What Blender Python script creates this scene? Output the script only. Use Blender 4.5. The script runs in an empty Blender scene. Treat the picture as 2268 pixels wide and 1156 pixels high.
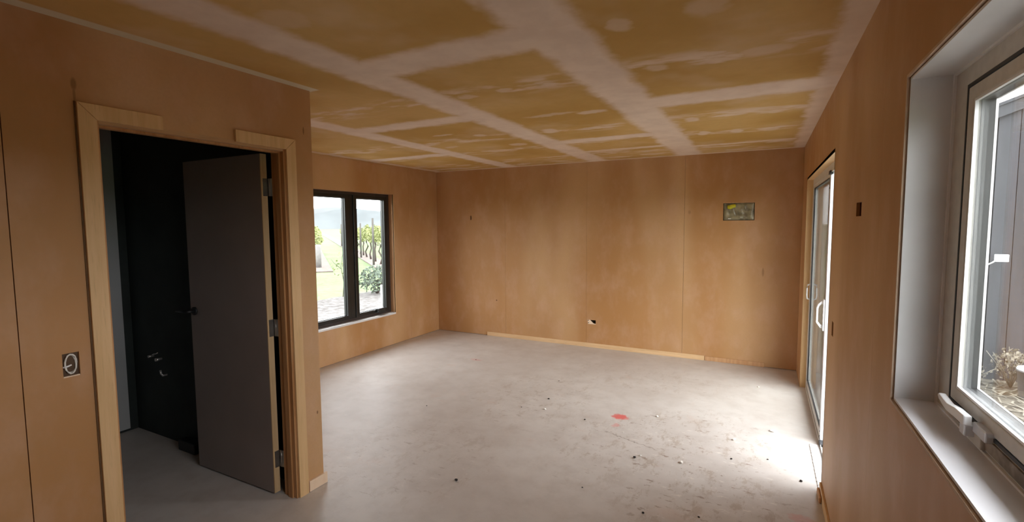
import bpy, bmesh, math, random
from mathutils import Vector, Matrix, noise
random.seed(7)
S = bpy.context.scene
COL = S.collection

# ------------------------------------------------------------------ camera
F_PX = 1071.2
cam_d = bpy.data.cameras.new('camera'); cam = bpy.data.objects.new('camera', cam_d); COL.objects.link(cam)
cam_d.sensor_fit = 'HORIZONTAL'; cam_d.sensor_width = 36.0; cam_d.lens = 36.0 * F_PX / 2268.0
cam_d.clip_start = 0.02; cam_d.clip_end = 2000
yw, pt, rl = (math.radians(a) for a in (27.609, 4.28, -0.376))
Fv = Vector((-math.sin(yw)*math.cos(pt), math.cos(yw)*math.cos(pt), -math.sin(pt)))
Rv = Vector((math.cos(yw), math.sin(yw), 0)); Uv = Rv.cross(Fv)
R2 = Rv*math.cos(rl) + Uv*math.sin(rl); U2 = Uv*math.cos(rl) - Rv*math.sin(rl)
M = Matrix((R2, U2, -Fv)).transposed().to_4x4(); M.translation = Vector((-0.343, 0.0, 1.606))
cam.matrix_world = M
S.camera = cam

# ------------------------------------------------------------------ world / light / exposure
S.view_settings.view_transform = 'Standard'; S.view_settings.look = 'None'
S.view_settings.gamma = 1.0; S.view_settings.use_curve_mapping = False
S.view_settings.exposure = 3.45
W = bpy.data.worlds.new('overcast_sky'); S.world = W; W.use_nodes = True
bg = W.node_tree.nodes['Background']; bg.inputs[0].default_value = (0.96, 0.98, 1.0, 1); bg.inputs[1].default_value = 1.0
def portal(name, loc, rot, sx, sy):
    l = bpy.data.lights.new(name, 'AREA'); l.shape = 'RECTANGLE'; l.size = sx; l.size_y = sy
    l.cycles.is_portal = True
    o = bpy.data.objects.new(name, l); COL.objects.link(o); o.location = loc; o.rotation_euler = rot
portal('sky_portal_left', (-4.93, 4.35, 1.22), (math.pi/2, 0, -math.pi/2), 1.36, 1.6)
portal('sky_portal_slider', (0.17, 4.4, 1.02), (math.pi/2, 0, math.pi/2), 2.1, 2.0)
portal('sky_portal_right', (0.2, 0.95, 1.55), (math.pi/2, 0, math.pi/2), 1.7, 0.95)
S.cycles.max_bounces = 12; S.cycles.diffuse_bounces = 8; S.cycles.glossy_bounces = 4
S.cycles.transparent_max_bounces = 16; S.cycles.sample_clamp_indirect = 6
S.cycles.use_denoising = True

# ------------------------------------------------------------------ node helpers
def s2l(c):
    return tuple(((v/255)/12.92 if v/255 <= .04045 else ((v/255+.055)/1.055)**2.4) for v in c) + (1,)
class V:
    nt = None
    def __init__(s, sock): s.s = sock
    @staticmethod
    def m(op, *a, clamp=False):
        n = V.nt.nodes.new('ShaderNodeMath'); n.operation = op; n.use_clamp = clamp
        for i, x in enumerate(a):
            if isinstance(x, V): V.nt.links.new(x.s, n.inputs[i])
            else: n.inputs[i].default_value = x
        return V(n.outputs[0])
    def __add__(s, o): return V.m('ADD', s, o)
    def __sub__(s, o): return V.m('SUBTRACT', s, o)
    def __mul__(s, o): return V.m('MULTIPLY', s, o)
    def max(s, o): return V.m('MAXIMUM', s, o)
    def abs(s): return V.m('ABSOLUTE', s)
def sstep(x, lo, hi, a=0.0, b=1.0):
    n = V.nt.nodes.new('ShaderNodeMapRange'); n.interpolation_type = 'SMOOTHSTEP'
    V.nt.links.new(x.s, n.inputs[0])
    for i, v in enumerate((lo, hi, a, b)): n.inputs[i+1].default_value = v
    return V(n.outputs[0])
def newmat(name):
    m = bpy.data.materials.new(name); m.use_nodes = True
    nt = m.node_tree; V.nt = nt
    return m, nt, nt.nodes['Principled BSDF']
def pos():
    g = V.nt.nodes.new('ShaderNodeNewGeometry'); sp = V.nt.nodes.new('ShaderNodeSeparateXYZ')
    V.nt.links.new(g.outputs['Position'], sp.inputs[0])
    return [V(sp.outputs[i]) for i in range(3)], g.outputs['Position']
def noi(scale, vec=None, detail=3, rough=.5, stretch=(1, 1, 1), off=(0, 0, 0)):
    n = V.nt.nodes.new('ShaderNodeTexNoise'); n.inputs['Scale'].default_value = scale
    n.inputs['Detail'].default_value = detail; n.inputs['Roughness'].default_value = rough
    mp = V.nt.nodes.new('ShaderNodeMapping'); mp.inputs['Scale'].default_value = stretch; mp.inputs['Location'].default_value = off
    if vec is None: vec = pos()[1]
    V.nt.links.new(vec, mp.inputs[0]); V.nt.links.new(mp.outputs[0], n.inputs['Vector'])
    return V(n.outputs[0])
def mix(f, a, b):
    n = V.nt.nodes.new('ShaderNodeMix'); n.data_type = 'RGBA'
    if isinstance(f, V): V.nt.links.new(f.s, n.inputs[0])
    else: n.inputs[0].default_value = f
    for k, x in ((6, a), (7, b)):
        if isinstance(x, tuple): n.inputs[k].default_value = x
        else: V.nt.links.new(x, n.inputs[k])
    return n.outputs[2]
def bump(bsdf, h, strength=.3, dist=.01):
    b = V.nt.nodes.new('ShaderNodeBump'); b.inputs['Strength'].default_value = strength; b.inputs['Distance'].default_value = dist
    V.nt.links.new(h.s, b.inputs['Height']); V.nt.links.new(b.outputs[0], bsdf.inputs['Normal'])
def simple(name, rgb, rough=.6, metal=0, var=.12, scale=12, spec=.5, stretch=(1, 1, 1), bmp=0):
    m, nt, b = newmat(name)
    a = tuple(c*(1-var) for c in rgb) + (1,); c = tuple(min(1, c*(1+var)) for c in rgb) + (1,)
    n = noi(scale, stretch=stretch)
    nt.links.new(mix(sstep(n, .3, .7), a, c), b.inputs['Base Color'])
    b.inputs['Roughness'].default_value = rough; b.inputs['Metallic'].default_value = metal
    b.inputs['Specular IOR Level'].default_value = spec
    if bmp: bump(b, n, bmp)
    return m
def blobs(px, py, pts):
    r = None
    for (x, y, rx, ry, st) in pts:
        dx = (px - x)*(1/rx); dy = (py - y)*(1/ry)
        d = dx*dx + dy*dy
        v = sstep(d, 0.15, 1.0, st, 0.0)
        r = v if r is None else r.max(v)
    return r

# ------------------------------------------------------------------ materials
def mat_wallboard():
    m, nt, b = newmat('tan_wallboard')
    (x, y, z), P = pos()
    n1 = noi(1.1, P, 2, .5, (1.4, 1.4, .35)); n2 = noi(5, P, 4, .6, (1, 1, .6), (3, 1, 0)); n3 = noi(90, P, 2)
    n0 = noi(1.0, P, 1, .4, (1.5, 1.2, .15), (1.3, 0, 0)); c = mix(sstep(n1, .35, .68), (.485, .268, .115, 1), (.61, .38, .19, 1)); c = mix(sstep(n0, .40, .60, .60, 0), c, (.43, .20, .058, 1))
    c = mix(sstep(n2, .4, .75, 0, .35), c, (.66, .42, .29, 1))
    c = mix(sstep(n3, .3, .8, 0, .12), c, (.38, .24, .13, 1))
    # knots, putty and rust marks seen on the partition and the far wall
    onp = sstep((x + 2.75).abs(), .02, .04, 1, 0); onf = sstep((y - 6.008).abs(), .02, .04, 1, 0)
    s1 = blobs(y, z, [(.922, 2.165, .012, .030, .6), (1.984, 2.161, .007, .028, .7), (2.009, .465, .007, .014, .8), (.922, 2.125, .006, .04, .5)]) * onp
    s2 = blobs(x, z, [(-3.739, .525, .014, .014, .9), (-1.135, 1.739, .02, .03, .3), (-.351, 1.064, .015, .06, .4)]) * onf
    c = mix(s1.max(s2), c, (.16, .07, .02, 1))
    # bare pale strip of board beside the door casing
    nt.links.new(c, b.inputs['Base Color'])
    b.inputs['Roughness'].default_value = .55; b.inputs['Specular IOR Level'].default_value = .35
    bump(b, n2, .05)
    return m
def mat_ceiling():
    m, nt, b = newmat('stopped_plasterboard')
    (x, y, z), P = pos()
    w = noi(6, P, 3, .6); w2 = noi(6, P, 3, .6, off=(9, 4, 0)); w3 = noi(22, P, 2)
    X = x + (w - .5)*.10 + (w3 - .5)*.03; Y = y + (w2 - .5)*.10 + (w3 - .5)*.03
    def band(c_, ctr, hw, soft=.045, st=1.0): return sstep((c_ - ctr).abs(), hw - soft, hw + soft, st, 0)
    def rng(c_, lo, hi, soft=.03): return sstep(c_, lo - soft, lo + soft) * sstep(c_, hi - soft, hi + soft, 1, 0)
    f = band(X, -1.145, .14)
    f = f.max(band(X, -2.235, .125)); f = f.max(band(X, -3.47, .11)); f = f.max(band(X, -4.68, .05, .03, .8))
    f = f.max(band(X, -.02, .085, .03, .85)); f = f.max(band(Y, 6.03, .10, .03, .8))
    for (cy, hw, lo, hi) in [(1.93, .13, -2.2, -1.15), (3.32, .15, -1.15, .1), (3.1, .10, -3.45, -2.25), (4.46, .10, -2.25, -1.15),
                             (4.55, .09, -4.7, -3.45), (5.15, .05, -2.2, -1.2), (5.35, .04, -1.1, -.1), (.35, .12, -1.15, .1), (-.6, .12, -2.2, -1.15)]:
        f = f.max(band(Y, cy, hw) * rng(x, lo, hi))
    # smears of compound over the screw lines
    k = noi(3.5, P, 3, .55, (1, 2.6, 1), (2, 7, 0))
    sm = sstep(k, .46, .66, 0, .75)
    lines = None
    for cy in (2.55, 3.9, 4.62, 5.4, 5.75):
        l_ = band(y, cy, .12, .09); lines = l_ if lines is None else lines.max(l_)
    f = f.max(sm * lines)
    f = f.max(sstep(noi(1.7, P, 3, .6, off=(5, 5, 0)), .5, .75, 0, .28))
    pts = [(-2.02, 1.30, .16, .10, .35), (-2.02, 2.6, .08, .06, .5), (-1.73, 2.58, .07, .05, .55), (-1.46, 2.6, .07, .05, .75), (-.886, 1.97, .06, .09, .5),
           (-.55, 1.96, .09, .12, .38), (-.58, 2.62, .07, .06, .7), (-.856, 2.59, .08, .07, .5), (-.36, 2.58, .14, .09, .5), (-2.79, 2.5, .08, .06, .35),
           (-.87, 3.98, .07, .12, .75), (-.86, 4.62, .07, .13, .75), (-.59, 4.65, .07, .12, .75), (-.6, 3.95, .16, .05, .7), (-.30, 3.97, .07, .09, .6),
           (-.33, 4.70, .10, .12, .55), (-1.75, 3.3, .25, .05, .5), (-1.45, 3.36, .13, .07, .7), (-1.6, 3.93, .26, .06, .7), (-1.98, 3.86, .09, .12, .75),
           (-2.96, 3.81, .12, .05, .6), (-3.2, 4.16, .1, .05, .5), (-2.94, 4.63, .11, .06, .6), (-2.62, 3.74, .08, .06, .7), (-2.9, 3.58, .14, .04, .6),
           (-2.53, 4.35, .1, .09, .6), (-.76, 5.5, .3, .05, .7), (-1.87, 5.24, .3, .05, .7), (-4.2, 4.02, .15, .05, .5), (-3.1, 5.3, .2, .06, .5)]
    f = f.max(blobs(X, Y, pts))
    base = mix(sstep(noi(1.3, P, 3), .35, .65), (.53, .325, .095, 1), (.63, .415, .155, 1))
    base = mix(sstep(w3, .3, .8, 0, .12), base, (.40, .26, .09, 1))
    comp = mix(sstep(w, .3, .7), (.74, .60, .49, 1), (.82, .68, .56, 1))
    # paper corner tape with a greener cast along the partition head
    tape = rng(x, -2.80, -2.682, .008) * sstep(y, 2.04, 2.06, 1, 0)
    c = mix(f, base, comp); c = mix(tape, c, (.68, .62, .46, 1))
    nt.links.new(c, b.inputs['Base Color']); b.inputs['Roughness'].default_value = .8; b.inputs['Specular IOR Level'].default_value = .2
    bump(b, f + w3*.15, .12, .003)
    return m
def mat_floor():
    m, nt, b = newmat('dusty_concrete')
    (x, y, z), P = pos()
    n1 = noi(.9, P, 4, .6); n2 = noi(6, P, 5, .65); n3 = noi(60, P, 2); n4 = noi(9, P, 4, .7, (1, 2.4, 1), (4, 4, 0)); n5 = noi(5.5, P, 6, .8, (1.6, .8, 1), (8, 1, 0))
    c = mix(sstep(n1, .3, .7), (.57, .525, .49, 1), (.68, .65, .62, 1))
    c = mix(sstep(n2, .35, .8, 0, .5), c, (.47, .42, .38, 1))
    sp = blobs(x, y, [(-.75, 3.55, .75, 1.0, 1), (-.6, 2.9, .7, .6, .9), (-1.35, 3.4, .5, .8, .7), (-2.2, 4.0, .8, .9, .55), (-2.5, 2.6, .8, .8, .5), (-1.4, 5.0, 1.2, .6, .45)])
    c = mix(sstep(n5, .52, .62, 0, .55) * sp, c, (.36, .28, .21, 1))
    c = mix(sstep(n4, .60, .66, 0, .75) * sp, c, (.25, .17, .12, 1))
    c = mix(sstep(n4, .38, .33, 0, .7) * sp, c, (.80, .76, .70, 1))
    c = mix(sstep(noi(2.2, P, 4, .6, off=(6, 2, 0)), .62, .74, 0, .3), c, (.60, .44, .36, 1))
    wn = noi(30, P, 2)
    X = x + (wn - .5)*.07; Y = y + (noi(30, P, 2, off=(5, 5, 5)) - .5)*.07
    red = blobs(X, Y, [(-1.373, 3.90, .085, .075, .85), (-1.36, 3.72, .04, .05, .35), (-3.362, 4.83, .09, .04, .25), (-.12, 2.95, .08, .06, .3)])
    c = mix(red, c, (.75, .10, .09, 1))
    ln = sstep((Y - X*-.35 - 3.08).abs(), .004, .01, .5, 0) * sstep((x + 1.2).abs(), .18, .24, 1, 0)
    c = mix(ln, c, (.22, .17, .13, 1))
    nt.links.new(c, b.inputs['Base Color']); b.inputs['Roughness'].default_value = .48; b.inputs['Specular IOR Level'].default_value = .5
    bump(b, n2 + n3*.3, .12, .004)
    return m
def mat_timber(name, a, c2, stretch=(14, 14, .9), rough=.55):
    m, nt, b = newmat(name)
    P = pos()[1]
    n = noi(2.2, P, 4, .6, stretch); n2 = noi(6, P, 3, .5, tuple(s*2 for s in stretch), (3, 3, 3))
    c = mix(sstep(n, .3, .7), a + (1,), c2 + (1,)); c = mix(sstep(n2, .55, .8, 0, .4), c, tuple(v*.6 for v in a) + (1,))
    nt.links.new(c, b.inputs['Base Color']); b.inputs['Roughness'].default_value = rough
    return m
def mat_glass(name, tint=(1, 1, 1), refl=1.0, dirt=0.0):
    m = bpy.data.materials.new(name); m.use_nodes = True; nt = m.node_tree; V.nt = nt; nt.nodes.clear()
    out = nt.nodes.new('ShaderNodeOutputMaterial'); t = nt.nodes.new('ShaderNodeBsdfTransparent'); g = nt.nodes.new('ShaderNodeBsdfGlossy')
    t.inputs[0].default_value = tint + (1,); g.inputs['Roughness'].default_value = .015
    fr = nt.nodes.new('ShaderNodeLayerWeight'); fr.inputs[0].default_value = .5
    ms = nt.nodes.new('ShaderNodeMixShader'); f = V.m('POWER', V(fr.outputs['Facing']), 5.0)*(.95*refl) + .04
    nt.links.new(f.s, ms.inputs[0]); nt.links.new(t.outputs[0], ms.inputs[1]); nt.links.new(g.outputs[0], ms.inputs[2])
    last = ms.outputs[0]
    if dirt:
        d = nt.nodes.new('ShaderNodeBsdfDiffuse'); d.inputs[0].default_value = (.75, .74, .70, 1)
        m2 = nt.nodes.new('ShaderNodeMixShader'); n = noi(3, None, 4, .6, (1, 1, .4))
        k = sstep(n, .3, .75, dirt*.4, dirt)
        nt.links.new(k.s, m2.inputs[0]); nt.links.new(last, m2.inputs[1]); nt.links.new(d.outputs[0], m2.inputs[2]); last = m2.outputs[0]
    nt.links.new(last, out.inputs[0])
    return m
def mat_ground(name, a, c2, sc, rough=.9):
    m, nt, b = newmat(name); P = pos()[1]
    n = noi(sc, P, 5, .7); n2 = noi(sc*.08, P, 3)
    c = mix(sstep(n, .35, .65), a + (1,), c2 + (1,)); c = mix(sstep(n2, .4, .7, 0, .4), c, tuple(min(1, v*1.5) for v in c2) + (1,))
    nt.links.new(c, b.inputs['Base Color']); b.inputs['Roughness'].default_value = rough; b.inputs['Specular IOR Level'].default_value = .1
    bump(b, n, .4, .02)
    return m
MB = mat_wallboard(); MC = mat_ceiling(); MF = mat_floor()
M_core = simple('dark_framing', (.10, .06, .035), .9)
M_ext = simple('dark_weatherboard', (.03, .03, .033), .7)
M_case = mat_timber('pale_pine', (.66, .43, .20), (.74, .50, .26))
M_case2 = mat_timber('fresh_pine', (.80, .60, .42), (.86, .68, .50))
M_jamb = mat_timber('amber_pine', (.42, .20, .07), (.55, .30, .13))
M_head = mat_timber('pine_head', (.50, .30, .15), (.58, .38, .20), (14, .9, 14))
M_reveal = mat_timber('reveal_pine', (.52, .28, .13), (.62, .37, .19))
M_skirt = mat_timber('skirting_pine', (.68, .45, .24), (.80, .56, .32), (.9, 14, 14))
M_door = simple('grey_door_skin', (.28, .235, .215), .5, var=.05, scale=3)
M_edge = mat_timber('door_edge_pine', (.62, .42, .22), (.70, .50, .28))
M_white = simple('white_powdercoat', (.78, .79, .80), .35, var=.03)
M_lining = simple('grey_white_lining', (.74, .75, .76), .5, var=.07, scale=4)
M_sill = simple('lilac_white_sill', (.78, .78, .82), .42, var=.05, scale=3)
M_alu = simple('grey_aluminium', (.66, .64, .60), .4, 0, .06, 30)
M_alu2 = simple('bright_silver_aluminium', (.74, .76, .80), .28, .35, .04, 30)
M_bead = simple('bright_white_bead', (.88, .89, .90), .3, var=.02)
M_dirty = simple('dirty_channel', (.30, .26, .22), .7, var=.35, scale=25)
M_black = simple('black_rubber', (.012, .012, .014), .5)
M_dark = simple('black_aluminium', (.016, .017, .016), .32, 0, .2, 8)
M_brown = simple('dark_brown_aluminium', (.045, .033, .03), .4, 0, .2, 8)
M_grid = simple('black_glazing_bead', (.012, .012, .012), .3, 0, .05)
M_glass = mat_glass('clear_glass', (.98, .985, .985), 1.0, .012)
M_glass2 = mat_glass('misty_glass', (.975, .98, .965), 1.0, .05)
M_spacer = simple('teal_grey_spacer', (.016, .020, .022), .4)
M_hinge = simple('brushed_steel', (.35, .34, .32), .35, .9)
M_shadebd = simple('shade_darkened_green_board', (.02, .028, .025), .7, var=.3, scale=3)  # green board, with the shade of the unlit bathroom painted into its colour
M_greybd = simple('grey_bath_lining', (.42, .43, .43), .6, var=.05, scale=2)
M_cable = simple('grey_white_cable', (.72, .70, .64), .45)
M_plastic = simple('cloudy_plastic', (.23, .20, .12), .3, var=.45, scale=14, bmp=.5)
M_yellow = simple('yellow_tape', (.62, .58, .02), .5, var=.2, scale=30)
M_chrome = simple('pale_chrome', (.75, .74, .72), .25, .6)
M_grit = simple('black_grit', (.02, .016, .014), .9)
M_crumb = simple('white_plaster_crumb', (.85, .82, .76), .9)

# ------------------------------------------------------------------ mesh helpers
def link(name, me, mat, parent=None, bevel=0, smooth=False):
    o = bpy.data.objects.new(name, me); COL.objects.link(o)
    if mat: me.materials.append(mat)
    if parent: o.parent = parent
    if bevel:
        md = o.modifiers.new('bevel', 'BEVEL'); md.width = bevel; md.segments = 2; md.limit_method = 'ANGLE'
    if smooth:
        for p in me.polygons: p.use_smooth = True
    return o
def fin(name, bm, mat, parent=None, bevel=0, smooth=False):
    bmesh.ops.recalc_face_normals(bm, faces=bm.faces)
    me = bpy.data.meshes.new(name); bm.to_mesh(me); bm.free()
    return link(name, me, mat, parent, bevel, smooth)
def bx(bm, x0, x1, y0, y1, z0, z1):
    vs = [bm.verts.new((x, y, z)) for x in (x0, x1) for y in (y0, y1) for z in (z0, z1)]
    for f in ((0, 1, 3, 2), (4, 6, 7, 5), (0, 4, 5, 1), (2, 3, 7, 6), (0, 2, 6, 4), (1, 5, 7, 3)):
        bm.faces.new([vs[i] for i in f])
def box(name, b, mat, parent=None, bevel=0):
    bm = bmesh.new(); bx(bm, *b); return fin(name, bm, mat, parent, bevel)
def boxes(name, bl, mat, parent=None, bevel=0):
    bm = bmesh.new()
    for b in bl: bx(bm, *b)
    return fin(name, bm, mat, parent, bevel)
def prism(name, pts, axis, a0, a1, mat, parent=None, bevel=0):
    """outline pts in the two other axes, extruded along axis"""
    bm = bmesh.new()
    def mk(p, a):
        q = list(p); q.insert(axis, a); return bm.verts.new(q)
    A = [mk(p, a0) for p in pts]; B = [mk(p, a1) for p in pts]
    bm.faces.new(A); bm.faces.new(B[::-1])
    for i in range(len(pts)):
        j = (i+1) % len(pts); bm.faces.new((A[i], B[i], B[j], A[j]))
    return fin(name, bm, mat, parent, bevel)
def tube(name, pts, r, mat, parent=None, n=8, closed=False):
    bm = bmesh.new(); pts = [Vector(p) for p in pts]; rings = []
    for i, p in enumerate(pts):
        a = pts[i-1] if (i or closed) else p; b = pts[(i+1) % len(pts)] if (i < len(pts)-1 or closed) else p
        t = (b-a).normalized(); up = Vector((0, 0, 1)) if abs(t.z) < .9 else Vector((1, 0, 0))
        u = t.cross(up).normalized(); v = t.cross(u); rr = r[i] if isinstance(r, (list, tuple)) else r
        rings.append([bm.verts.new(p + (u*math.cos(k*2*math.pi/n) + v*math.sin(k*2*math.pi/n))*rr) for k in range(n)])
    m = len(rings)
    for i in range(m if closed else m-1):
        A, B = rings[i], rings[(i+1) % m]
        for k in range(n): bm.faces.new((A[k], A[(k+1) % n], B[(k+1) % n], B[k]))
    if not closed: bm.faces.new(rings[0]); bm.faces.new(rings[-1])
    return fin(name, bm, mat, parent, 0, True)
def slab(name, axis, a0, a1, us, zs, holes, mat, parent=None):
    """wall slab between a0..a1 on axis, spanning us x zs, with rectangular holes (u0,u1,z0,z1)"""
    U = sorted({us[0], us[1]} | {min(max(v, us[0]), us[1]) for h in holes for v in h[:2]})
    Z = sorted({zs[0], zs[1]} | {min(max(v, zs[0]), zs[1]) for h in holes for v in h[2:]})
    def solid(i, j):
        if not (0 <= i < len(U)-1 and 0 <= j < len(Z)-1): return False
        u = (U[i]+U[i+1])/2; z = (Z[j]+Z[j+1])/2
        return not any(h[0] < u < h[1] and h[2] < z < h[3] for h in holes)
    bm = bmesh.new(); cache = {}
    def v(i, j, a):
        k = (i, j, a)
        if k not in cache:
            c = (a, U[i], Z[j]) if axis == 0 else ((U[i], a, Z[j]) if axis == 1 else (U[i], Z[j], a)); cache[k] = bm.verts.new(c)
        return cache[k]
    for i in range(len(U)-1):
        for j in range(len(Z)-1):
            if not solid(i, j): continue
            for a in (a0, a1): bm.faces.new((v(i, j, a), v(i+1, j, a), v(i+1, j+1, a), v(i, j+1, a)))
            for (di, dj, p, q) in ((-1, 0, (i, j), (i, j+1)), (1, 0, (i+1, j), (i+1, j+1)), (0, -1, (i, j), (i+1, j)), (0, 1, (i, j+1), (i+1, j+1))):
                if not solid(i+di, j+dj): bm.faces.new((v(*p, a0), v(*q, a0), v(*q, a1), v(*p, a1)))
    return fin(name, bm, mat, parent)
def ring(name, axis, a0, a1, o, w, mat, parent=None, bevel=0):
    """picture-frame ring: outer rect o=(u0,u1,z0,z1), member widths w (left,right,bottom,top)"""
    return_ = slab(name, axis, a0, a1, (o[0], o[1]), (o[2], o[3]), [(o[0]+w[0], o[1]-w[1], o[2]+w[2], o[3]-w[3])], mat, parent)
    if bevel:
        md = return_.modifiers.new('bevel', 'BEVEL'); md.width = bevel; md.segments = 2; md.limit_method = 'ANGLE'
    return return_
def empty(name, loc=(0, 0, 0), kind=None):
    o = bpy.data.objects.new(name, None); COL.objects.link(o); o.location = loc; o.empty_display_size = .1
    if kind: o['kind'] = kind
    return o
def under(root):
    """keep world coordinates for children of a moved empty"""
    mw = Matrix.Translation(root.location).inverted()
    for c in root.children: c.matrix_parent_inverse = mw
def tag(o, label, cat, group=None):
    o['label'] = label; o['category'] = cat
    if group: o['group'] = group
    return o
def struct(o): o['kind'] = 'structure'; return o

XL, YB, H, XP, YE, YN = -4.763, 6.008, 2.4, -2.75, 2.040, -1.6
# ------------------------------------------------------------------ floor and ceiling
struct(box('floor', (XL-.10, .11, YN-.1, YB+.1, -.12, 0), MF))
ceil = struct(box('ceiling', (XL-.10, .13, YN-.1, YB+.12, H+.0135, H+.12), M_core))
rows = [(-1.145, 0, [YN, .35, 3.32, YB]), (-2.235, -1.145, [YN, -.6, 1.93, 4.46, YB]), (-3.47, -2.235, [YN, .6, 3.10, 5.6, YB]),
        (-4.68, -3.47, [YN, -.2, 2.1, 4.55, YB]), (XL, -4.68, [YN, 2.5, YB])]
for x0, x1, ys in rows:
    for a, b_ in zip(ys, ys[1:]): box('ceiling_panel', (x0, x1, a, b_, H, H+.013), MC, ceil)

# ------------------------------------------------------------------ far wall (back)
TH = .0125
def boards(parent, axis, a0, a1, cuts, holes, gap):
    for a, b_ in zip(cuts, cuts[1:]):
        hs = [h for h in holes if h[1] > a and h[0] < b_]
        g0 = .0012 if a == -1.19 else gap; g1 = .0012 if b_ == -1.19 else gap
        slab('wall_panel', axis, a0, a1, (a+g0, b_-g1), (0.004, H), hs, MB, parent)
HB = [(-.772, -.452, 1.638, 1.837), (-4.168, -4.150, 1.683, 1.742), (-2.338, -2.262, .318, .360)]
wb = struct(box('wall_back', (XL-.10, .13, YB+.05, YB+.12, -.1, H+.0135), M_core))
boards(wb, 1, YB, YB+TH, [XL, -3.59, -2.39, -1.19, .0], HB, .0008)
# left wall with window
WL = (3.67, 5.031, .4287, 2.0195)
wl = struct(slab('wall_left', 0, XL-.10, XL-.05, (YN-.1, YB+.05), (-.1, H+.0135), [(WL[0]-.02, WL[1]+.02, WL[2]-.02, WL[3]+.02)], M_core))
boards(wl, 0, XL-TH, XL, [2.12, 3.3, 5.35, YB], [(WL[0], WL[1], WL[2], WL[3])], .0005)
# right wall with slider and window
WR = (.25, 1.732, 1.0986, 2.0004); SD = (3.356, 5.42, 0, 2.0135)
wr = struct(slab('wall_right', 0, .05, .13, (YN-.1, YB+.05), (-.1, H+.0135), [(WR[0]-.03, WR[1]+.03, WR[2]-.03, WR[3]+.03), (SD[0]-.01, SD[1]+.01, -.11, SD[3]+.01)], M_core))
G = .011
HR = [(WR[0]-G, WR[1]+G, WR[2]-G, WR[3]+G), (SD[0], SD[1], -1, SD[3]), (2.40, 2.525, 1.632, 1.690), (3.10, 3.165, .985, 1.065)]
boards(wr, 0, 0, TH, [YN, -.35, 2.05, 5.42, YB], HR, .0004)
# wall behind the camera
wn = struct(box('wall_front', (XL, .05, YN-.1, YN-.02, -.1, H+.0135), M_core))
boards(wn, 1, YN-.02, YN, [XP, -1.5, 0], [], .001)
# partition with doorway
DO = (.975, 1.862, 0, 2.045)
wp = struct(slab('wall_partition', 0, XP-.095, XP-TH, (YN, YE-TH), (0.0, H), [(DO[0], DO[1], -1, DO[3])], M_core))
boards(wp, 0, XP-TH, XP, [YN, -.5, .7075, YE], [(DO[0], DO[1], -1, DO[3]), (.825, .878, 1.02, 1.115)], .0016)
boards(wp, 1, YE-TH, YE, [XL, -3.9, XP-TH], [], .0004)
box('framing', (XL, XP-.095, 1.955, YE-TH, 0, H), M_shadebd, wp)
# bathroom side linings
wbth = struct(box('wall_bathroom', (XL-.05, XL, YN, YE, 0, H), M_shadebd))
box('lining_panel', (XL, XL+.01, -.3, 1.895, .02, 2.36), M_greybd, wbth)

struct(box('added_eave', (.132, .72, YN-.3, YB+.6, 2.43, 2.56), M_white)).name = 'sky_blocker'  # unseen overhang, added to cut the sky light falling by the slider

# ------------------------------------------------------------------ left window (window_1): black aluminium twin casement
w1 = struct(empty('window_1'))
xi = XL-.08
u0, u1, z0, z1 = WL
box('reveal_board', (xi-.05, XL-.0005, u1-.0, u1+.018, z0-.015, z1+.018), M_reveal, w1)
box('reveal_board', (xi-.05, XL-.0005, u0-.018, u0+.0, z0-.015, z1+.018), M_reveal, w1)
box('reveal_head', (xi-.05, XL-.0005, u0, u1, z1, z1+.018), M_reveal, w1)
box('sill_board', (xi-.05, XL+.006, u0, u1, z0-.018, z0+.004), M_lining, w1, .002)
box('edge_strip', (XL-.012, XL+.003, u1+.0005, u1+.008, z0, z1), M_case, w1)
ring('frame', 0, xi-.045, xi, (u0, u1, z0+.004, z1), (.045, .045, .03, .03), M_brown, w1, .002)
box('mullion', (xi-.045, xi, 4.312, 4.388, z0+.034, z1-.03), M_dark, w1, .002)
for a, b_ in ((u0+.045, 4.312), (4.388, u1-.045)):
    sash = ring('casement', 0, xi-.055, xi+.012, (a+.002, b_-.002, z0+.036, z1-.032), (.056, .056, .045, .045), M_dark, w1, .004)
    ring('glazing_bead', 0, xi-.03, xi-.014, (a+.058, b_-.058, z0+.081, z1-.077), (.006, .006, .006, .006), M_grid, sash)
    box('pane', (xi-.028, xi-.022, a+.05, b_-.05, z0+.072, z1-.068), M_glass, sash)
# friction stay handle standing on the lower rail of the far casement
st = box('window_stay', (xi+.012, xi+.055, 4.74, 4.862, z0+.035, z0+.095), simple('charcoal_plastic', (.028, .028, .027), .5), w1, .006)
tube('pull_loop', [(xi+.05, 4.74 - .045 + .045*math.cos(t), z0+.068 + .022*math.sin(t)) for t in [k*math.pi/6 for k in range(12)]], .0035, M_dark, st, 6, True)

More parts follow.
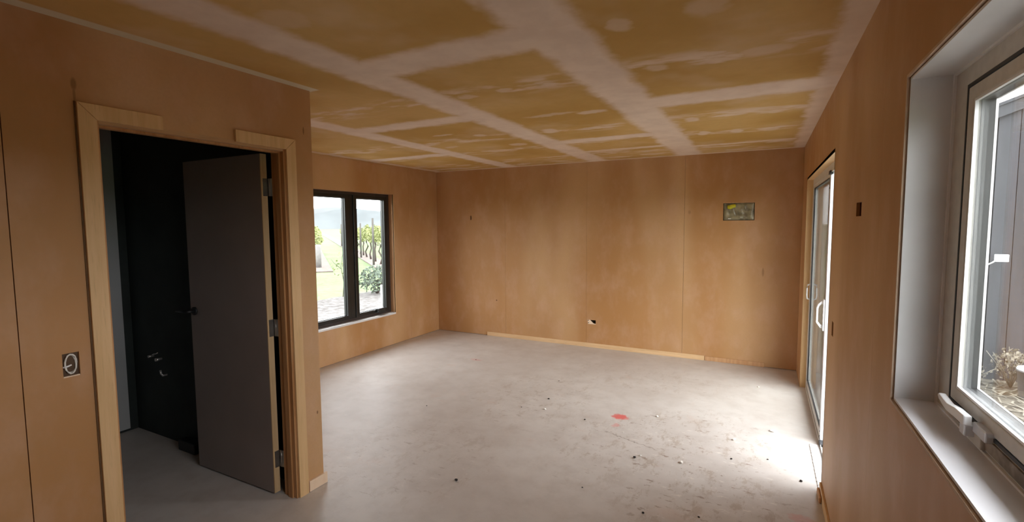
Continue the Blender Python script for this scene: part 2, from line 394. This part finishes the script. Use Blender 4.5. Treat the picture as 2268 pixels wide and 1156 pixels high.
# ------------------------------------------------------------------ right window (window_2): pale aluminium awning with lined reveal
w2 = struct(empty('window_2'))
u0, u1, z0, z1 = WR
xf = .10
box('reveal_board', (.004, .135, u1, u1+.006, z0-.006, z1+.006), M_lining, w2)
box('reveal_board', (.004, .135, u0-.006, u0, z0-.006, z1+.006), M_lining, w2)
box('reveal_head', (.004, .135, u0, u1, z1, z1+.006), M_lining, w2)
box('sill_board', (.003, xf+.035, u0, u1, z0-.007, z0), M_sill, w2)
ring('lining_edge', 0, -.003, .004, (u0-.016, u1+.016, z0-.016, z1+.016), (.007,)*4, simple('paper_edge', (.58, .44, .32), .8), w2)
for nm, bb in (('lining_packer', (.014, .05, u1+.0065, u1+.03, z0-.03, z1+.03)), ('lining_packer', (.014, .05, u0-.03, u0-.0065, z0-.03, z1+.03)),
               ('lining_packer', (.014, .05, u0-.006, u1+.006, z1+.0065, z1+.03)), ('lining_packer', (.014, .05, u0-.006, u1+.006, z0-.03, z0-.0075))):
    box(nm, bb, M_black, w2)
fr = ring('frame', 0, xf, xf+.05, (u0, u1, z0, z1), (.06, .10, .045, .055), M_alu, w2, .003)
ring('frame_lip', 0, xf-.006, xf-.0002, (u0, u1, z0, z1), (.006, .009, .005, .006), M_bead, w2)
box('drain_channel', (xf-.004, xf+.0, u0+.1, u1-.11, z0+.012, z0+.038), M_dirty, fr)
ring('gasket', 0, xf-.002, xf+.004, (u0+.060-.003, u1-.100+.003, z0+.045-.003, z1-.055+.003), (.008,)*4, M_black, w2)
sa = ring('sash', 0, xf-.002, xf+.04, (u0+.066, u1-.108, z0+.052, z1-.062), (.035, .034, .034, .034), M_alu, w2, .003)
iu0, iu1, iz0, iz1 = u0+.101, u1-.142, z0+.086, z1-.096
ring('glazing_bead', 0, xf+.0, xf+.007, (iu0, iu1, iz0, iz1), (.006,)*4, M_bead, sa)
ring('spacer', 0, xf+.0132, xf+.038, (iu0, iu1, iz0, iz1), (.005,)*4, M_spacer, sa)
ring('outer_bead', 0, xf+.038, xf+.043, (iu0-.004, iu1+.004, iz0-.004, iz1+.004), (.010,)*4, M_bead, sa)
box('pane', (xf+.009, xf+.013, iu0, iu1, iz0, iz1), M_glass, sa)
# latch lever at the far lower corner
lv = prism('latch_lever', [(1.602, 1.158), (1.594, 1.166), (1.53, 1.160), (1.475, 1.168), (1.415, 1.170), (1.415, 1.146), (1.475, 1.144), (1.53, 1.140), (1.587, 1.150)], 0, .066, .082, M_bead, w2, .003)
boxes('latch_body', [(.070, .098, 1.420, 1.450, 1.120, 1.146), (.084, .104, 1.35, 1.42, 1.134, 1.158)], M_alu2, lv, .003)
box('latch_plate', (.088, .0985, 1.385, 1.455, 1.106, 1.133), M_alu, lv, .002)

# ------------------------------------------------------------------ sliding door (door_1)
d1 = struct(empty('door_1'))
y0, y1, zh = SD[0], SD[1], SD[3]
box('reveal_board', (.0, .05, y1-.0, y1+.02, 0, zh), M_case, d1)
box('reveal_head', (.0, .05, y0, y1, zh-.002, zh+.02), M_case, d1)
box('reveal_board', (.0, .05, y0-.02, y0, 0, zh), M_case, d1)
box('far_jamb', (.05, .13, y1-.04, y1, 0, zh), M_alu, d1, .002)
box('near_jamb', (.05, .13, y0, y0+.03, 0, zh), M_bead, d1, .002)
boxes('head_track', [(.05, .13, y0+.03, y1-.04, zh-.03, zh-.002), (.05, .055, y0+.03, y1-.04, zh-.06, zh-.03), (.088, .092, y0+.03, y1-.04, zh-.06, zh-.03)], M_alu, d1)
boxes('floor_track', [(.05, .13, y0+.03, y1-.04, 0, .012), (.048, .052, y0+.03, y1-.04, 0, .028), (.068, .072, y0+.03, y1-.04, .012, .026), (.088, .092, y0+.03, y1-.04, 0, .028), (.108, .112, y0+.03, y1-.04, .012, .026)], M_alu, d1)
th = box('threshold_strip', (-.012, .047, y0+.0, 4.02, 0.0, .006), M_bead, d1)
for k in range(12): box('fixing_lug', (-.014, -.002, y0+.03+k*.053, y0+.045+k*.053, .0062, .0085), M_alu, th)
def leaf(nm, x0_, x1_, a, b_, near, glassm):
    L = empty(nm); L.parent = d1
    zb, zt = .028, zh-.032
    box('near_stile', (x0_, x1_, a, a+.062, zb, zt), M_alu2, L, .003)
    box('far_stile', (x0_, x1_, b_-.05, b_, zb, zt), M_alu, L, .003)
    box('bottom_rail', (x0_, x1_, a+.062, b_-.05, zb, zb+.07), M_alu, L, .003)
    box('top_rail', (x0_, x1_, a+.062, b_-.05, zt-.055, zt), M_alu, L, .003)
    xm = (x0_+x1_)/2
    box('pane', (xm-.003, xm+.003, a+.058, b_-.046, zb+.066, zt-.051), glassm, L)
    slab('gasket', 0, x0_-.001, xm-.004, (a+.062, b_-.05), (zb+.07, zt-.055), [(a+.068, b_-.056, zb+.076, zt-.061)], M_black, L)
    return L
L1 = leaf('sliding_leaf', .053, .085, 4.06, 5.378, True, M_glass2)
L2 = leaf('fixed_leaf', .093, .125, 4.15, 5.378, False, M_glass)
# D-shaped pull on the near stile, standing out into the room
hd = prism('pull_handle', [(.052, .845), (.030, .845), (.003, .885), (.003, .990), (.012, 1.018), (.030, 1.040), (.052, 1.050), (.052, 1.028), (.034, 1.020), (.020, 1.005), (.015, .985), (.015, .893), (.034, .868), (.052, .868)], 1, 4.097, 4.117, M_bead, L1, .002)
box('lock_plate', (.042, .0532, 4.07, 4.115, .830, 1.058), M_bead, hd, .002)
for k in range(4): box('lock_slot', (.0412, .0425, 4.075, 4.083, .87+k*.042, .892+k*.042), M_black, hd)
tube('rear_pull', [(.053, 5.352, .878), (.030, 5.352, .888), (.026, 5.352, .92), (.026, 5.352, .985), (.030, 5.352, 1.017), (.053, 5.352, 1.027)], .0065, M_bead, L1)
boxes('roller_bracket', [(.04, .06, 3.99, 4.058, 1.94, 1.965), (.045, .075, 3.975, 4.059, .012, .03)], M_black, L1, .002)
for z in (.05, .085, 1.85): tube('screw', [(.0532, 4.085, z), (.0505, 4.085, z)], .005, M_black, L1, 8)

# ------------------------------------------------------------------ inner door (door_2)
d2 = struct(empty('door_2'))
jx0, jx1 = XP-.105, XP+.0005
box('door_jamb', (jx0, jx1, 1.842, 1.862, 0, 2.045), M_jamb, d2, .001)
box('door_jamb', (jx0, jx1, .975, .995, 0, 2.045), M_jamb, d2, .001)
box('head_jamb', (jx0, jx1, .995, 1.842, 2.025, 2.045), M_head, d2, .001)
boxes('door_stop', [(jx0+.045, jx0+.078, 1.832, 1.842, 0, 2.015), (jx0+.045, jx0+.078, .995, 1.005, 0, 2.015), (jx0+.045, jx0+.078, .995, 1.842, 2.015, 2.025)], M_jamb, d2)
T = .014; cz = 2.098; ci = 2.0365
# casing: full legs with mitred tops, two short mitred head offcuts, the middle of the head still bare
prism('casing', [(.923, .0), (.985, .0), (.985, ci), (.923, cz)], 0, XP, XP+T, M_case, d2, .0015)
prism('casing', [(1.9165, .0), (1.8545, .0), (1.8545, ci), (1.9165, cz)], 0, XP, XP+T, M_case, d2, .0015)
prism('head_casing', [(.924, cz), (.9865, ci), (1.228, ci), (1.228, cz)], 0, XP, XP+T, M_case, d2, .0015)
prism('head_casing', [(1.9155, cz), (1.853, ci), (1.563, ci), (1.563, cz)], 0, XP, XP+T, M_case, d2, .0015)
box('casing_gap', (XP, XP+.004, .917, .9225, .0, 2.10), simple('dark_gap_strip', (.14, .07, .025), .8), d2)  # thin strip with the darkness of the open gap painted in, no filler
lf = empty('door_leaf'); lf.parent = d2
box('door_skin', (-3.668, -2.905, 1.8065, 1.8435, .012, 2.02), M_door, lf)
box('hinge_edge', (-2.905, -2.899, 1.8065, 1.8435, .012, 2.02), M_edge, lf)
for z in (1.83, 1.01, .215):
    h = boxes('hinge', [(-2.8985, -2.896, 1.815, 1.8435, z-.05, z+.05)], M_hinge, lf)
    tube('knuckle', [(-2.882, 1.8475, z-.05), (-2.882, 1.8475, z+.05)], .006, M_hinge, h)
    box('hinge_plate', (-2.896, -2.856, 1.8455, 1.8485, z-.05, z+.05), M_hinge, h)
hk = tube('handle_rose', [(-3.62, 1.8065, 1.06), (-3.62, 1.797, 1.06)], .027, M_black, lf, 20)
tube('lever', [(-3.62, 1.797, 1.06), (-3.62, 1.765, 1.06), (-3.635, 1.755, 1.06), (-3.74, 1.755, 1.057)], [.011, .011, .010, .008], M_black, hk, 10)
# ------------------------------------------------------------------ baseboards and trims
bb = struct(box('baseboard_back', (-3.895, -.935, YB-.012, YB, 0, .055), M_skirt, None, .002))
bb2 = struct(box('baseboard_back_short', (-.930, -.31, YB-.010, YB, 0, .05), M_reveal, None, .002)); bb2.name = 'trim_1'
br = struct(box('baseboard_right', (-.012, 0, YN, 3.325, 0, .058), M_case, None, .002))
brs = box('end_block', (-.026, -.0125, 3.17, 3.30, 0, .035), M_reveal, br, .006)
bp_ = struct(box('baseboard_partition', (XP, XP+.014, 1.923, YE+.016, .002, .068), M_case2, None, .0015))

# ------------------------------------------------------------------ things fixed in the walls
# socket cut-out in the partition with its coil of cable
cb = tag(empty('cable_coil', (XP-.006, .851, 1.068)), 'coiled grey-white cable bulging from the square socket hole left of the dark doorway', 'cable')
pts = []
for k in range(30):
    t = k/29*2*math.pi*1.9
    pts.append((XP - .010 + .006*math.sin(t*.5), .853 + (.0185 + .0015*math.sin(t*.7))*math.cos(t), 1.070 + (.037+.002*math.sin(t*.5))*math.sin(t)))
tube('cable', pts, .0034, M_cable, cb, 8)
tube('cable_tail', [(XP-.012, .824, 1.060), (XP-.002, .836, 1.062), (XP-.004, .853, 1.0665)], .0035, M_bead, cb, 8)
box('mounting_bracket', (XP-.010, XP-.001, .826, .877, 1.0195, 1.0245), M_case2, cb)
under(cb)
sb = tag(boxes('switch_box', [(.035, .038, 2.395, 2.53, 1.627, 1.695), (.013, .036, 2.395, 2.3985, 1.627, 1.695), (.013, .036, 2.5265, 2.53, 1.627, 1.695)], simple('dark_red_box', (.10, .02, .01), .6)), 'dark red flush box in the upper wall slot beside the big window', 'electrical box')
sb2 = tag(boxes('switch_box', [(.035, .038, 3.098, 3.168, .98, 1.07), (.013, .036, 3.098, 3.101, .98, 1.07)], sb.data.materials[0]), 'dark red flush box in the lower wall slot close to the sliding door', 'electrical box')
# plastic wrapped heat pump recess
hp = tag(empty('wall_recess', (-.612, YB+.012, 1.737)), 'rectangular recess high on the far wall stuffed with cloudy plastic and yellow tape', 'recess')
bm = bmesh.new(); nx, nz = 44, 28; g = []
for i in range(nx+1):
    r_ = []
    for j in range(nz+1):
        x = -.770 + .316*i/nx; z = 1.640 + .195*j/nz
        e = min(i, nx-i, j, nz-j)/4; e = min(1, e)
        d = noise.noise(Vector((x*16, z*16, 3)))*.010 + abs(noise.noise(Vector((x*30+z*14, z*9, 7))))*.012
        r_.append(bm.verts.new((x, YB+.020 - e*(d+.006), z)))
    g.append(r_)
for i in range(nx):
    for j in range(nz): bm.faces.new((g[i][j], g[i+1][j], g[i+1][j+1], g[i][j+1]))
o = fin('plastic_sheet', bm, M_plastic, hp, 0, True); md = o.modifiers.new('thick', 'SOLIDIFY'); md.thickness = .002; md.offset = 1
bm = bmesh.new(); pr = []
for i in range(13):
    a = i/12; x = -.730 + .085*a
    pr.append((bm.verts.new((x, YB+.004-.006*math.sin(a*3.14), 1.775 - .010*math.sin(a*5))), bm.verts.new((x, YB+.002-.006*math.sin(a*3.14), 1.812 - .006*math.cos(a*4)))))
for a, b_ in zip(pr, pr[1:]): bm.faces.new((a[0], b_[0], b_[1], a[1]))
o = fin('yellow_tape', bm, M_yellow, hp, 0, True); o.modifiers.new('thick', 'SOLIDIFY').thickness = .003
box('torn_flange', (-.775, -.45, YB-.003, YB+.001, 1.834, 1.840), M_reveal, hp)
box('clip', (-.720, -.690, YB-.002, YB+.006, 1.655, 1.662), M_crumb, hp).rotation_euler = (0, 0, 0)
under(hp)
so = tag(empty('socket_bracket', (-2.30, YB+.010, .337)), 'small pale bracket with dark hole low in the middle of the far wall', 'socket')
prism('bracket_plate', [(-2.372, .358), (-2.340, .362), (-2.292, .318), (-2.258, .312), (-2.262, .304), (-2.365, .306)], 1, YB-.002, YB-.0002, M_case2, so)
tube('screw_hole', [(-2.360, YB-.0021, .322), (-2.360, YB-.0028, .322)], .006, M_black, so)
tube('screw_hole', [(-2.272, YB-.0021, .316), (-2.272, YB-.0028, .316)], .006, M_black, so)
tube('screw_hole', [(-2.364, YB-.0021, .352), (-2.364, YB-.0028, .352)], .006, M_black, so)
under(so)
# pipework roughed in on the bathroom wall
pf = tag(empty('tap_valve', (-4.42, 1.95, .64)), 'pair of pale chrome tap valves on the dark bathroom wall', 'valve')
tube('valve', [(-4.47, 1.955, .625), (-4.47, 1.915, .625)], [.008, .010], M_chrome, pf, 12)
tube('valve', [(-4.36, 1.955, .615), (-4.36, 1.910, .615)], [.009, .012], M_chrome, pf, 12)
tube('link_pipe', [(-4.47, 1.93, .625), (-4.42, 1.93, .648), (-4.38, 1.93, .655), (-4.36, 1.93, .665)], .004, M_chrome, pf, 8)
under(pf)
tag(tube('pipe_tail', [(-4.30, 1.955, .50), (-4.30, 1.925, .50), (-4.30, 1.915, .52), (-4.30, 1.912, .545)], .008, M_chrome, None, 10), 'short bent pipe tail below the tap valves in the bathroom', 'pipe')
tag(box('timber_offcut', (-4.06, -3.86, 1.88, 1.945, 0.0, .075), M_black, None, .006), 'dark block on the bathroom floor behind the door edge', 'block')

# ------------------------------------------------------------------ floor debris
def crumb(name, x, y, r, mat, seed, flat=.5):
    bm = bmesh.new(); bmesh.ops.create_icosphere(bm, subdivisions=1, radius=r)
    rnd = random.Random(seed)
    for v in bm.verts:
        v.co *= .7 + .6*rnd.random(); v.co.z *= flat
    mn = min(v.co.z for v in bm.verts)
    for v in bm.verts: v.co += Vector((x, y, -mn))
    return fin(name, bm, mat)
dark = [(-1.097, 3.24, .017, 'black grit chip on the floor nearest below the red paint mark'), (-.284, 3.623, .010, None), (-2.024, 2.433, .018, 'black screw cap on the bare floor nearest the doorway end of the partition'),
        (-2.974, 3.371, .010, None), (-2.204, 3.721, .009, None), (-2.069, 4.011, .014, None), (-1.615, 3.706, .012, None), (-2.178, 4.534, .011, None), (-1.289, 2.718, .008, None),
        (-.502, 3.519, .012, None), (-.1, 3.40, .016, 'round grey-brown knot of mud on the floor beside the white door threshold'), (-3.362, 4.824, .009, None), (-.9, 2.62, .012, None), (-.62, 2.72, .010, None)]
for i, (x, y, r, lb) in enumerate(dark):
    o = crumb('grit', x, y, r*.65, M_grit, i)
    if lb: tag(o, lb, 'debris')
    else: tag(o, 'tiny black speck of grit scattered on the concrete floor', 'debris', 'black specks of grit on the floor')
for i, (x, y, r) in enumerate([(-1.067, 3.285, .010), (-.801, 3.312, .014), (-.357, 5.225, .012), (-1.998, 3.766, .013), (-.505, 3.844, .014), (-1.099, 4.039, .013), (-1.271, 3.607, .007), (-.25, 4.14, .020)]):
    o = crumb('plaster_crumb', x, y, r, M_crumb, 50+i)
    if r == .020: tag(o, 'largest white crumb of plaster, on the floor in front of the sliding leaf', 'debris')
    else: tag(o, 'small white crumb of plaster lying on the concrete floor', 'debris', 'white plaster crumbs on the floor')

# ------------------------------------------------------------------ outdoors
GZ = -.15
def groundmesh(name, pts, mat, z, amp=0, n=0):
    bm = bmesh.new(); vs = [bm.verts.new((x, y, z)) for x, y in pts]; lo = [bm.verts.new((x, y, z-.05)) for x, y in pts]
    bm.faces.new(vs); bm.faces.new(lo[::-1])
    for i in range(len(pts)):
        j = (i+1) % len(pts); bm.faces.new((vs[i], lo[i], lo[j], vs[j]))
    return struct(fin(name, bm, mat))
M_grass = mat_ground('pale_grass', (.068, .115, .042), (.10, .14, .065), 6)
M_grav = mat_ground('grey_gravel', (.045, .042, .04), (.12, .115, .11), 9)
M_chip = mat_ground('straw_and_gravel', (.04, .034, .026), (.13, .12, .095), 9)
M_soil = mat_ground('dry_soil', (.09, .075, .065), (.12, .10, .09), 5)
groundmesh('ground', [(-700, -500), (700, -500), (700, 700), (-700, 700)], M_grass, GZ-.10)
M_bounce = mat_ground('added_bounce_concrete', (.32, .31, .29), (.40, .385, .36), 5)  # pale ground out of view, added to bounce light up to the ceiling
groundmesh('bounce_apron', [(-6.3, -8), (-4.9, -8), (-4.9, 18), (-6.3, 18)], M_bounce, GZ)
groundmesh('bounce_apron', [(.14, -8), (1.15, -8), (1.15, 7.4), (.14, 7.4)], M_bounce, GZ)
groundmesh('gravel_strip', [(-9.7, -8), (-6.3, -8), (-6.3, 18), (-9.7, 18)], M_grav, GZ)
groundmesh('gravel_yard', [(1.15, -8), (14, -8), (14, 7.4), (1.15, 7.4)], M_chip, GZ)
DV = Vector((-.7709, .6370, 0)); NV = Vector((.6370, .7709, 0))
def along(px, py, a, b_, w, name, mat):
    p = Vector((px, py, 0)); q = [p+DV*a-NV*w, p+DV*b_-NV*w, p+DV*b_+NV*w, p+DV*a+NV*w]
    return groundmesh(name, [(v.x, v.y) for v in q], mat, GZ-.05)
along(-15.796, 16.802, -3, 160, .45, 'soil_strip', M_soil)
along(-17.57, 14.735, -2, 160, .5, 'soil_strip', M_soil)
# hills, with the haze of the mist put into their pale colours
def hill(name, dist, a0, a1, h, seed, mat, bumps=None):
    bm = bmesh.new(); top = []; bot = []; bk = []
    n = 60
    for i in range(n+1):
        a = a0 + (a1-a0)*i/n; t = i/n
        hh = h*(.55 + .5*noise.noise(Vector((t*3.2+seed, seed, 0))) + .12*noise.noise(Vector((t*14, seed, 2)))) * min(1, 6*t, 6*(1-t)) + .5
        dx, dy = math.cos(a), math.sin(a)
        bot.append(bm.verts.new((dx*dist, dy*dist, GZ-.2))); top.append(bm.verts.new((dx*(dist+hh*2), dy*(dist+hh*2), hh))); bk.append(bm.verts.new((dx*(dist+hh*5), dy*(dist+hh*5), GZ-.2)))
    for i in range(n):
        bm.faces.new((bot[i], bot[i+1], top[i+1], top[i])); bm.faces.new((top[i], top[i+1], bk[i+1], bk[i]))
    return fin(name, bm, mat, None, 0, True)
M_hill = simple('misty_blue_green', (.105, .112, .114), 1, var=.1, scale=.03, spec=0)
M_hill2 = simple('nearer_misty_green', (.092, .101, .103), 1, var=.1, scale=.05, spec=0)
tag(hill('hill', 420, math.radians(105), math.radians(175), 26, 1.3, M_hill), 'far pale blue hill fading into mist beyond the vineyard', 'hill')
tag(hill('hill', 300, math.radians(126), math.radians(148), 15, 4.1, M_hill2), 'nearer low misty ridge just above the vineyard horizon', 'hill')

# grape vines and posts
M_trunk = simple('vine_bark', (.045, .035, .028), .9)
M_vleaf = simple('vine_leaf', (.17, .19, .07), .8, var=.3, scale=8)
M_post = simple('weathered_post', (.06, .056, .05), .9)
M_wpost = simple('pale_post', (.13, .125, .12), .8)
def leafcloud(name, n, cx, cz, rx, ry, rz, size, mat, parent, seed, up=.5):
    bm = bmesh.new(); rnd = random.Random(seed)
    for k in range(n):
        while True:
            p = Vector((rnd.uniform(-1, 1), rnd.uniform(-1, 1), rnd.uniform(-1, 1)))
            if p.length < 1: break
        c = Vector((cx + p.x*rx, p.y*ry, cz + p.z*rz)); d = Vector((rnd.gauss(0, 1), rnd.gauss(0, 1), rnd.gauss(0, 1)+up)).normalized()
        u = d.orthogonal().normalized(); v = d.cross(u); s = size*(.6+.8*rnd.random())
        bm.faces.new([bm.verts.new(c + u*s), bm.verts.new(c + v*s*.6 + d*s*.15), bm.verts.new(c - u*s), bm.verts.new(c - v*s*.6 + d*s*.15)])
    return fin(name, bm, mat, parent)
def make_vine(seed):
    r = empty('grapevine'); rnd = random.Random(seed)
    w = [rnd.uniform(-.08, .08) for _ in range(6)]
    tube('trunk', [(0, 0, 0), (w[0], w[1], .3), (w[2], w[3], .6), (w[4]*.6, w[5]*.6, .85)], [.055, .045, .04, .045], M_trunk, r, 7)
    tube('cane', [(-.84, 0, .98), (-.4, .02, .93), (w[4]*.6, w[5]*.6, .85), (.4, -.02, .93), (.84, 0, .98)], [.012, .02, .03, .02, .012], M_trunk, r, 5)
    leafcloud('foliage', 260, 0, 1.32, .86, .24, .44, .07, M_vleaf, r, seed)
    return r
protos = [make_vine(s) for s in (1, 2, 3)]
used = [False]*3
rz = math.atan2(DV.y, DV.x)
def vine(p, label, group, i):
    k = i % 3
    if not used[k]: r = protos[k]; used[k] = True
    else:
        r = protos[k].copy(); COL.objects.link(r)
        for c in protos[k].children:
            d = c.copy(); COL.objects.link(d); d.parent = r
    r.location = (p.x, p.y, GZ-.06); r.rotation_euler = (0, 0, rz + random.choice((0, math.pi))); r.scale = (1, 1, random.uniform(.92, 1.08))
    tag(r, label, 'vine', group)
def post(p, h, label, group=None, mat=None, r=.05):
    o = tube('vineyard_post', [(0, 0, -.05), (0, 0, h*.5), (0, 0, h)], [r, r*.97, r*.93], mat or M_post, None, 8)
    o.location = (p.x, p.y, GZ-.05); tag(o, label, 'post', group); return o
PR = Vector((-15.796, 16.802, 0)); PL = Vector((-17.57, 14.735, 0))
i = 0
for k in range(16):
    vine(PR + DV*(k*1.9 - 1.2), 'leafy grapevine in the row seen through the right-hand pane', 'grapevines of the right-hand row', i); i += 1
for k in range(8):
    vine(PL + DV*(k*1.9 + 1.1), 'grapevine in the row at the left edge of the left-hand pane', 'grapevines of the left-hand row', i); i += 1
for k in range(14):
    vine(PR + NV*2.75 + DV*(k*1.9 + 2), 'grapevine in the row behind the right-hand row', 'grapevines of the second row on the right', i); i += 1
post(PR + DV*.35 - NV*.36, 2.15, 'tall weathered vineyard post between vines in the right-hand pane')
for k in range(1, 5): post(PR + DV*(.35 + k*5.7) - NV*.36, 1.95, 'thin weathered post further along the right-hand vine row', 'posts along the right-hand vine row')
post(PL + DV*.1, 1.0, 'short pale end post at the left edge of the left-hand pane', None, M_wpost, .12)
# shrub and sapling on the grass edge
sh = empty('shrub'); tag(sh, 'loose grey-green shrub at the grass edge below the right-hand pane', 'shrub')
for k in range(9):
    a = k*.7; tube('stem', [(0, 0, 0), (.15*math.cos(a), .15*math.sin(a), .3), (.38*math.cos(a+.2), .38*math.sin(a+.2), .62)], [.012, .009, .004], M_trunk, sh, 5)
leafcloud('foliage', 700, 0, .42, .5, .5, .36, .045, simple('shrub_leaf', (.075, .10, .075), .8, var=.35), sh, 5)
sh.location = (-9.25, 9.45, GZ-.04)
sp = empty('sapling'); tag(sp, 'thin bare sapling on the lawn in the left-hand pane', 'sapling')
for pts_, r_ in (([(0, 0, 0), (.03, .02, .4), (-.04, 0, .8), (0, .03, 1.1)], [.012, .01, .007, .004]), ([(.03, .02, .4), (.15, .15, .6), (.2, .2, .75)], [.008, .006, .003]), ([(-.04, 0, .75), (-.15, -.12, .9), (-.2, -.16, 1.0)], [.007, .005, .003])):
    tube('stem', pts_, r_, M_trunk, sp, 5)
leafcloud('foliage', 50, 0, .8, .25, .25, .35, .035, M_vleaf, sp, 9)
sp.location = (-9.6, 8.62, GZ-.05)
stk = box('garden_stake', (-.02, .02, -.02, .02, 0, .42), M_bead); stk.location = (-8.0, 8.27, GZ); tag(stk, 'short white stake in the gravel below the shrub', 'stake')

# dark clad outbuilding beyond the right window
ob = tag(empty('outbuilding', (4, 7.2, GZ)), 'dark vertical-boarded outbuilding with sloping roof edge outside the right window', 'building')
M_clad = mat_timber('black_stained_cladding', (.018, .020, .025), (.030, .032, .040), (8, 8, .5), .6)
M_fas = simple('charcoal_fascia', (.028, .030, .036), .6)
def topz(x): return 2.808 + (x-1.771)*.40
xs = 1.50; k = 0
while xs < 5.6:
    w = .18; a, b_ = xs+.004, xs+w-.004
    prism('cladding_board', [(a, GZ), (b_, GZ), (b_, topz(b_)-.10), (a, topz(a)-.10)], 1, 7.155 + (.006 if k % 2 else 0), 7.185, M_clad, ob); xs += w; k += 1
prism('fascia', [(1.42, topz(1.42)), (5.8, topz(5.8)), (5.8, topz(5.8)-.12), (1.42, topz(1.42)-.12)], 1, 7.10, 7.154, M_fas, ob)
prism('roof', [(1.40, topz(1.40)+.001), (5.8, topz(5.8)+.001), (5.8, topz(5.8)+.035), (1.40, topz(1.40)+.035)], 1, 7.08, 10.5, M_fas, ob)
prism('side_wall', [(1.50, GZ), (5.58, GZ), (5.58, topz(5.58)-.10), (1.50, topz(1.50)-.10)], 1, 7.186, 10.3, M_clad, ob)
under(ob)
fl = tag(empty('floodlight', (1.80, 7.15, 1.12)), 'small white floodlight on a bent arm on the dark outbuilding wall', 'light')
box('base', (1.775, 1.815, 7.13, 7.154, 1.08, 1.135), M_bead, fl, .004)
tube('arm', [(1.795, 7.14, 1.11), (1.81, 7.09, 1.125), (1.85, 7.04, 1.165), (1.875, 7.03, 1.19)], .008, M_bead, fl)
box('lamp_head', (1.862, 1.965, 6.99, 7.05, 1.175, 1.255), M_bead, fl, .006)
tube('sensor', [(1.79, 7.12, 1.08), (1.79, 7.10, 1.045)], [.014, .016], M_bead, fl, 10)
under(fl)
# dry weeds and bucket by the wall
M_dry = simple('dry_straw', (.17, .155, .12), .9, var=.3)
def weed(cx, cy, h, n, seed, label):
    r = empty('dry_weed'); rnd = random.Random(seed)
    for k in range(n):
        a = rnd.uniform(0, 6.28); l = h*rnd.uniform(.6, 1); s = rnd.uniform(.05, .22)
        tube('stalk', [(0, 0, 0), (s*.4*math.cos(a), s*.4*math.sin(a), l*.5), (s*math.cos(a), s*math.sin(a), l)], [.007, .005, .003], M_dry, r, 4)
    leafcloud('seed_head', 110*max(1, n//6), 0, h*.6, .16, .16, h*.42, .022, M_dry, r, seed)['kind'] = 'stuff'
    r.location = (cx, cy, GZ); tag(r, label, 'weed')
weed(2.00, 6.86, .42, 12, 3, 'tall dry straw-coloured weed standing against the dark outbuilding')
weed(1.70, 6.90, .22, 8, 4, 'low dry weed left of the tall one at the outbuilding foot')
bk = tag(empty('bucket', (2.10, 6.55, GZ)), 'pale grey-white bucket with lid on the straw outside the right window', 'bucket')
bm = bmesh.new(); n = 28
prof = [(.135, 0), (.14, .01), (.158, .26), (.168, .262), (.168, .28), (.160, .285), (.0, .285)]
rg = [[bm.verts.new((r*math.cos(k*2*math.pi/n), r*math.sin(k*2*math.pi/n), z)) for k in range(n)] for r, z in prof[:-1]]
for A, B in zip(rg, rg[1:]):
    for k in range(n): bm.faces.new((A[k], A[(k+1) % n], B[(k+1) % n], B[k]))
bm.faces.new(rg[0][::-1])
fin('body', bm, simple('blue_white_plastic', (.085, .093, .10), .5, var=.1), bk, 0, True)
tube('lid', [(0, 0, .28), (0, 0, .296)], [.165, .160], M_bead, bk, 28)
tube('lid_knob', [(-.05, 0, .296), (-.02, 0, .318), (.03, 0, .312), (.07, 0, .296)], .014, M_bead, bk, 8)
# straw litter on the yard: uncountable
bm = bmesh.new(); rnd = random.Random(11)
for k in range(2600):
    x = rnd.uniform(.6, 4.2); y = rnd.uniform(2.5, 7.1); a = rnd.uniform(0, 3.14); l = rnd.uniform(.03, .11); w = rnd.uniform(.004, .010)
    u = Vector((math.cos(a), math.sin(a), rnd.uniform(-.1, .2))); v = Vector((-math.sin(a), math.cos(a), 0)); c = Vector((x, y, GZ+.012))
    bm.faces.new([bm.verts.new(c-u*l-v*w), bm.verts.new(c+u*l-v*w), bm.verts.new(c+u*l+v*w), bm.verts.new(c-u*l+v*w)])
o = fin('straw_litter', bm, M_dry); tag(o, 'scattered straw and wood chips over the gravel outside the right window', 'straw'); o['kind'] = 'stuff'
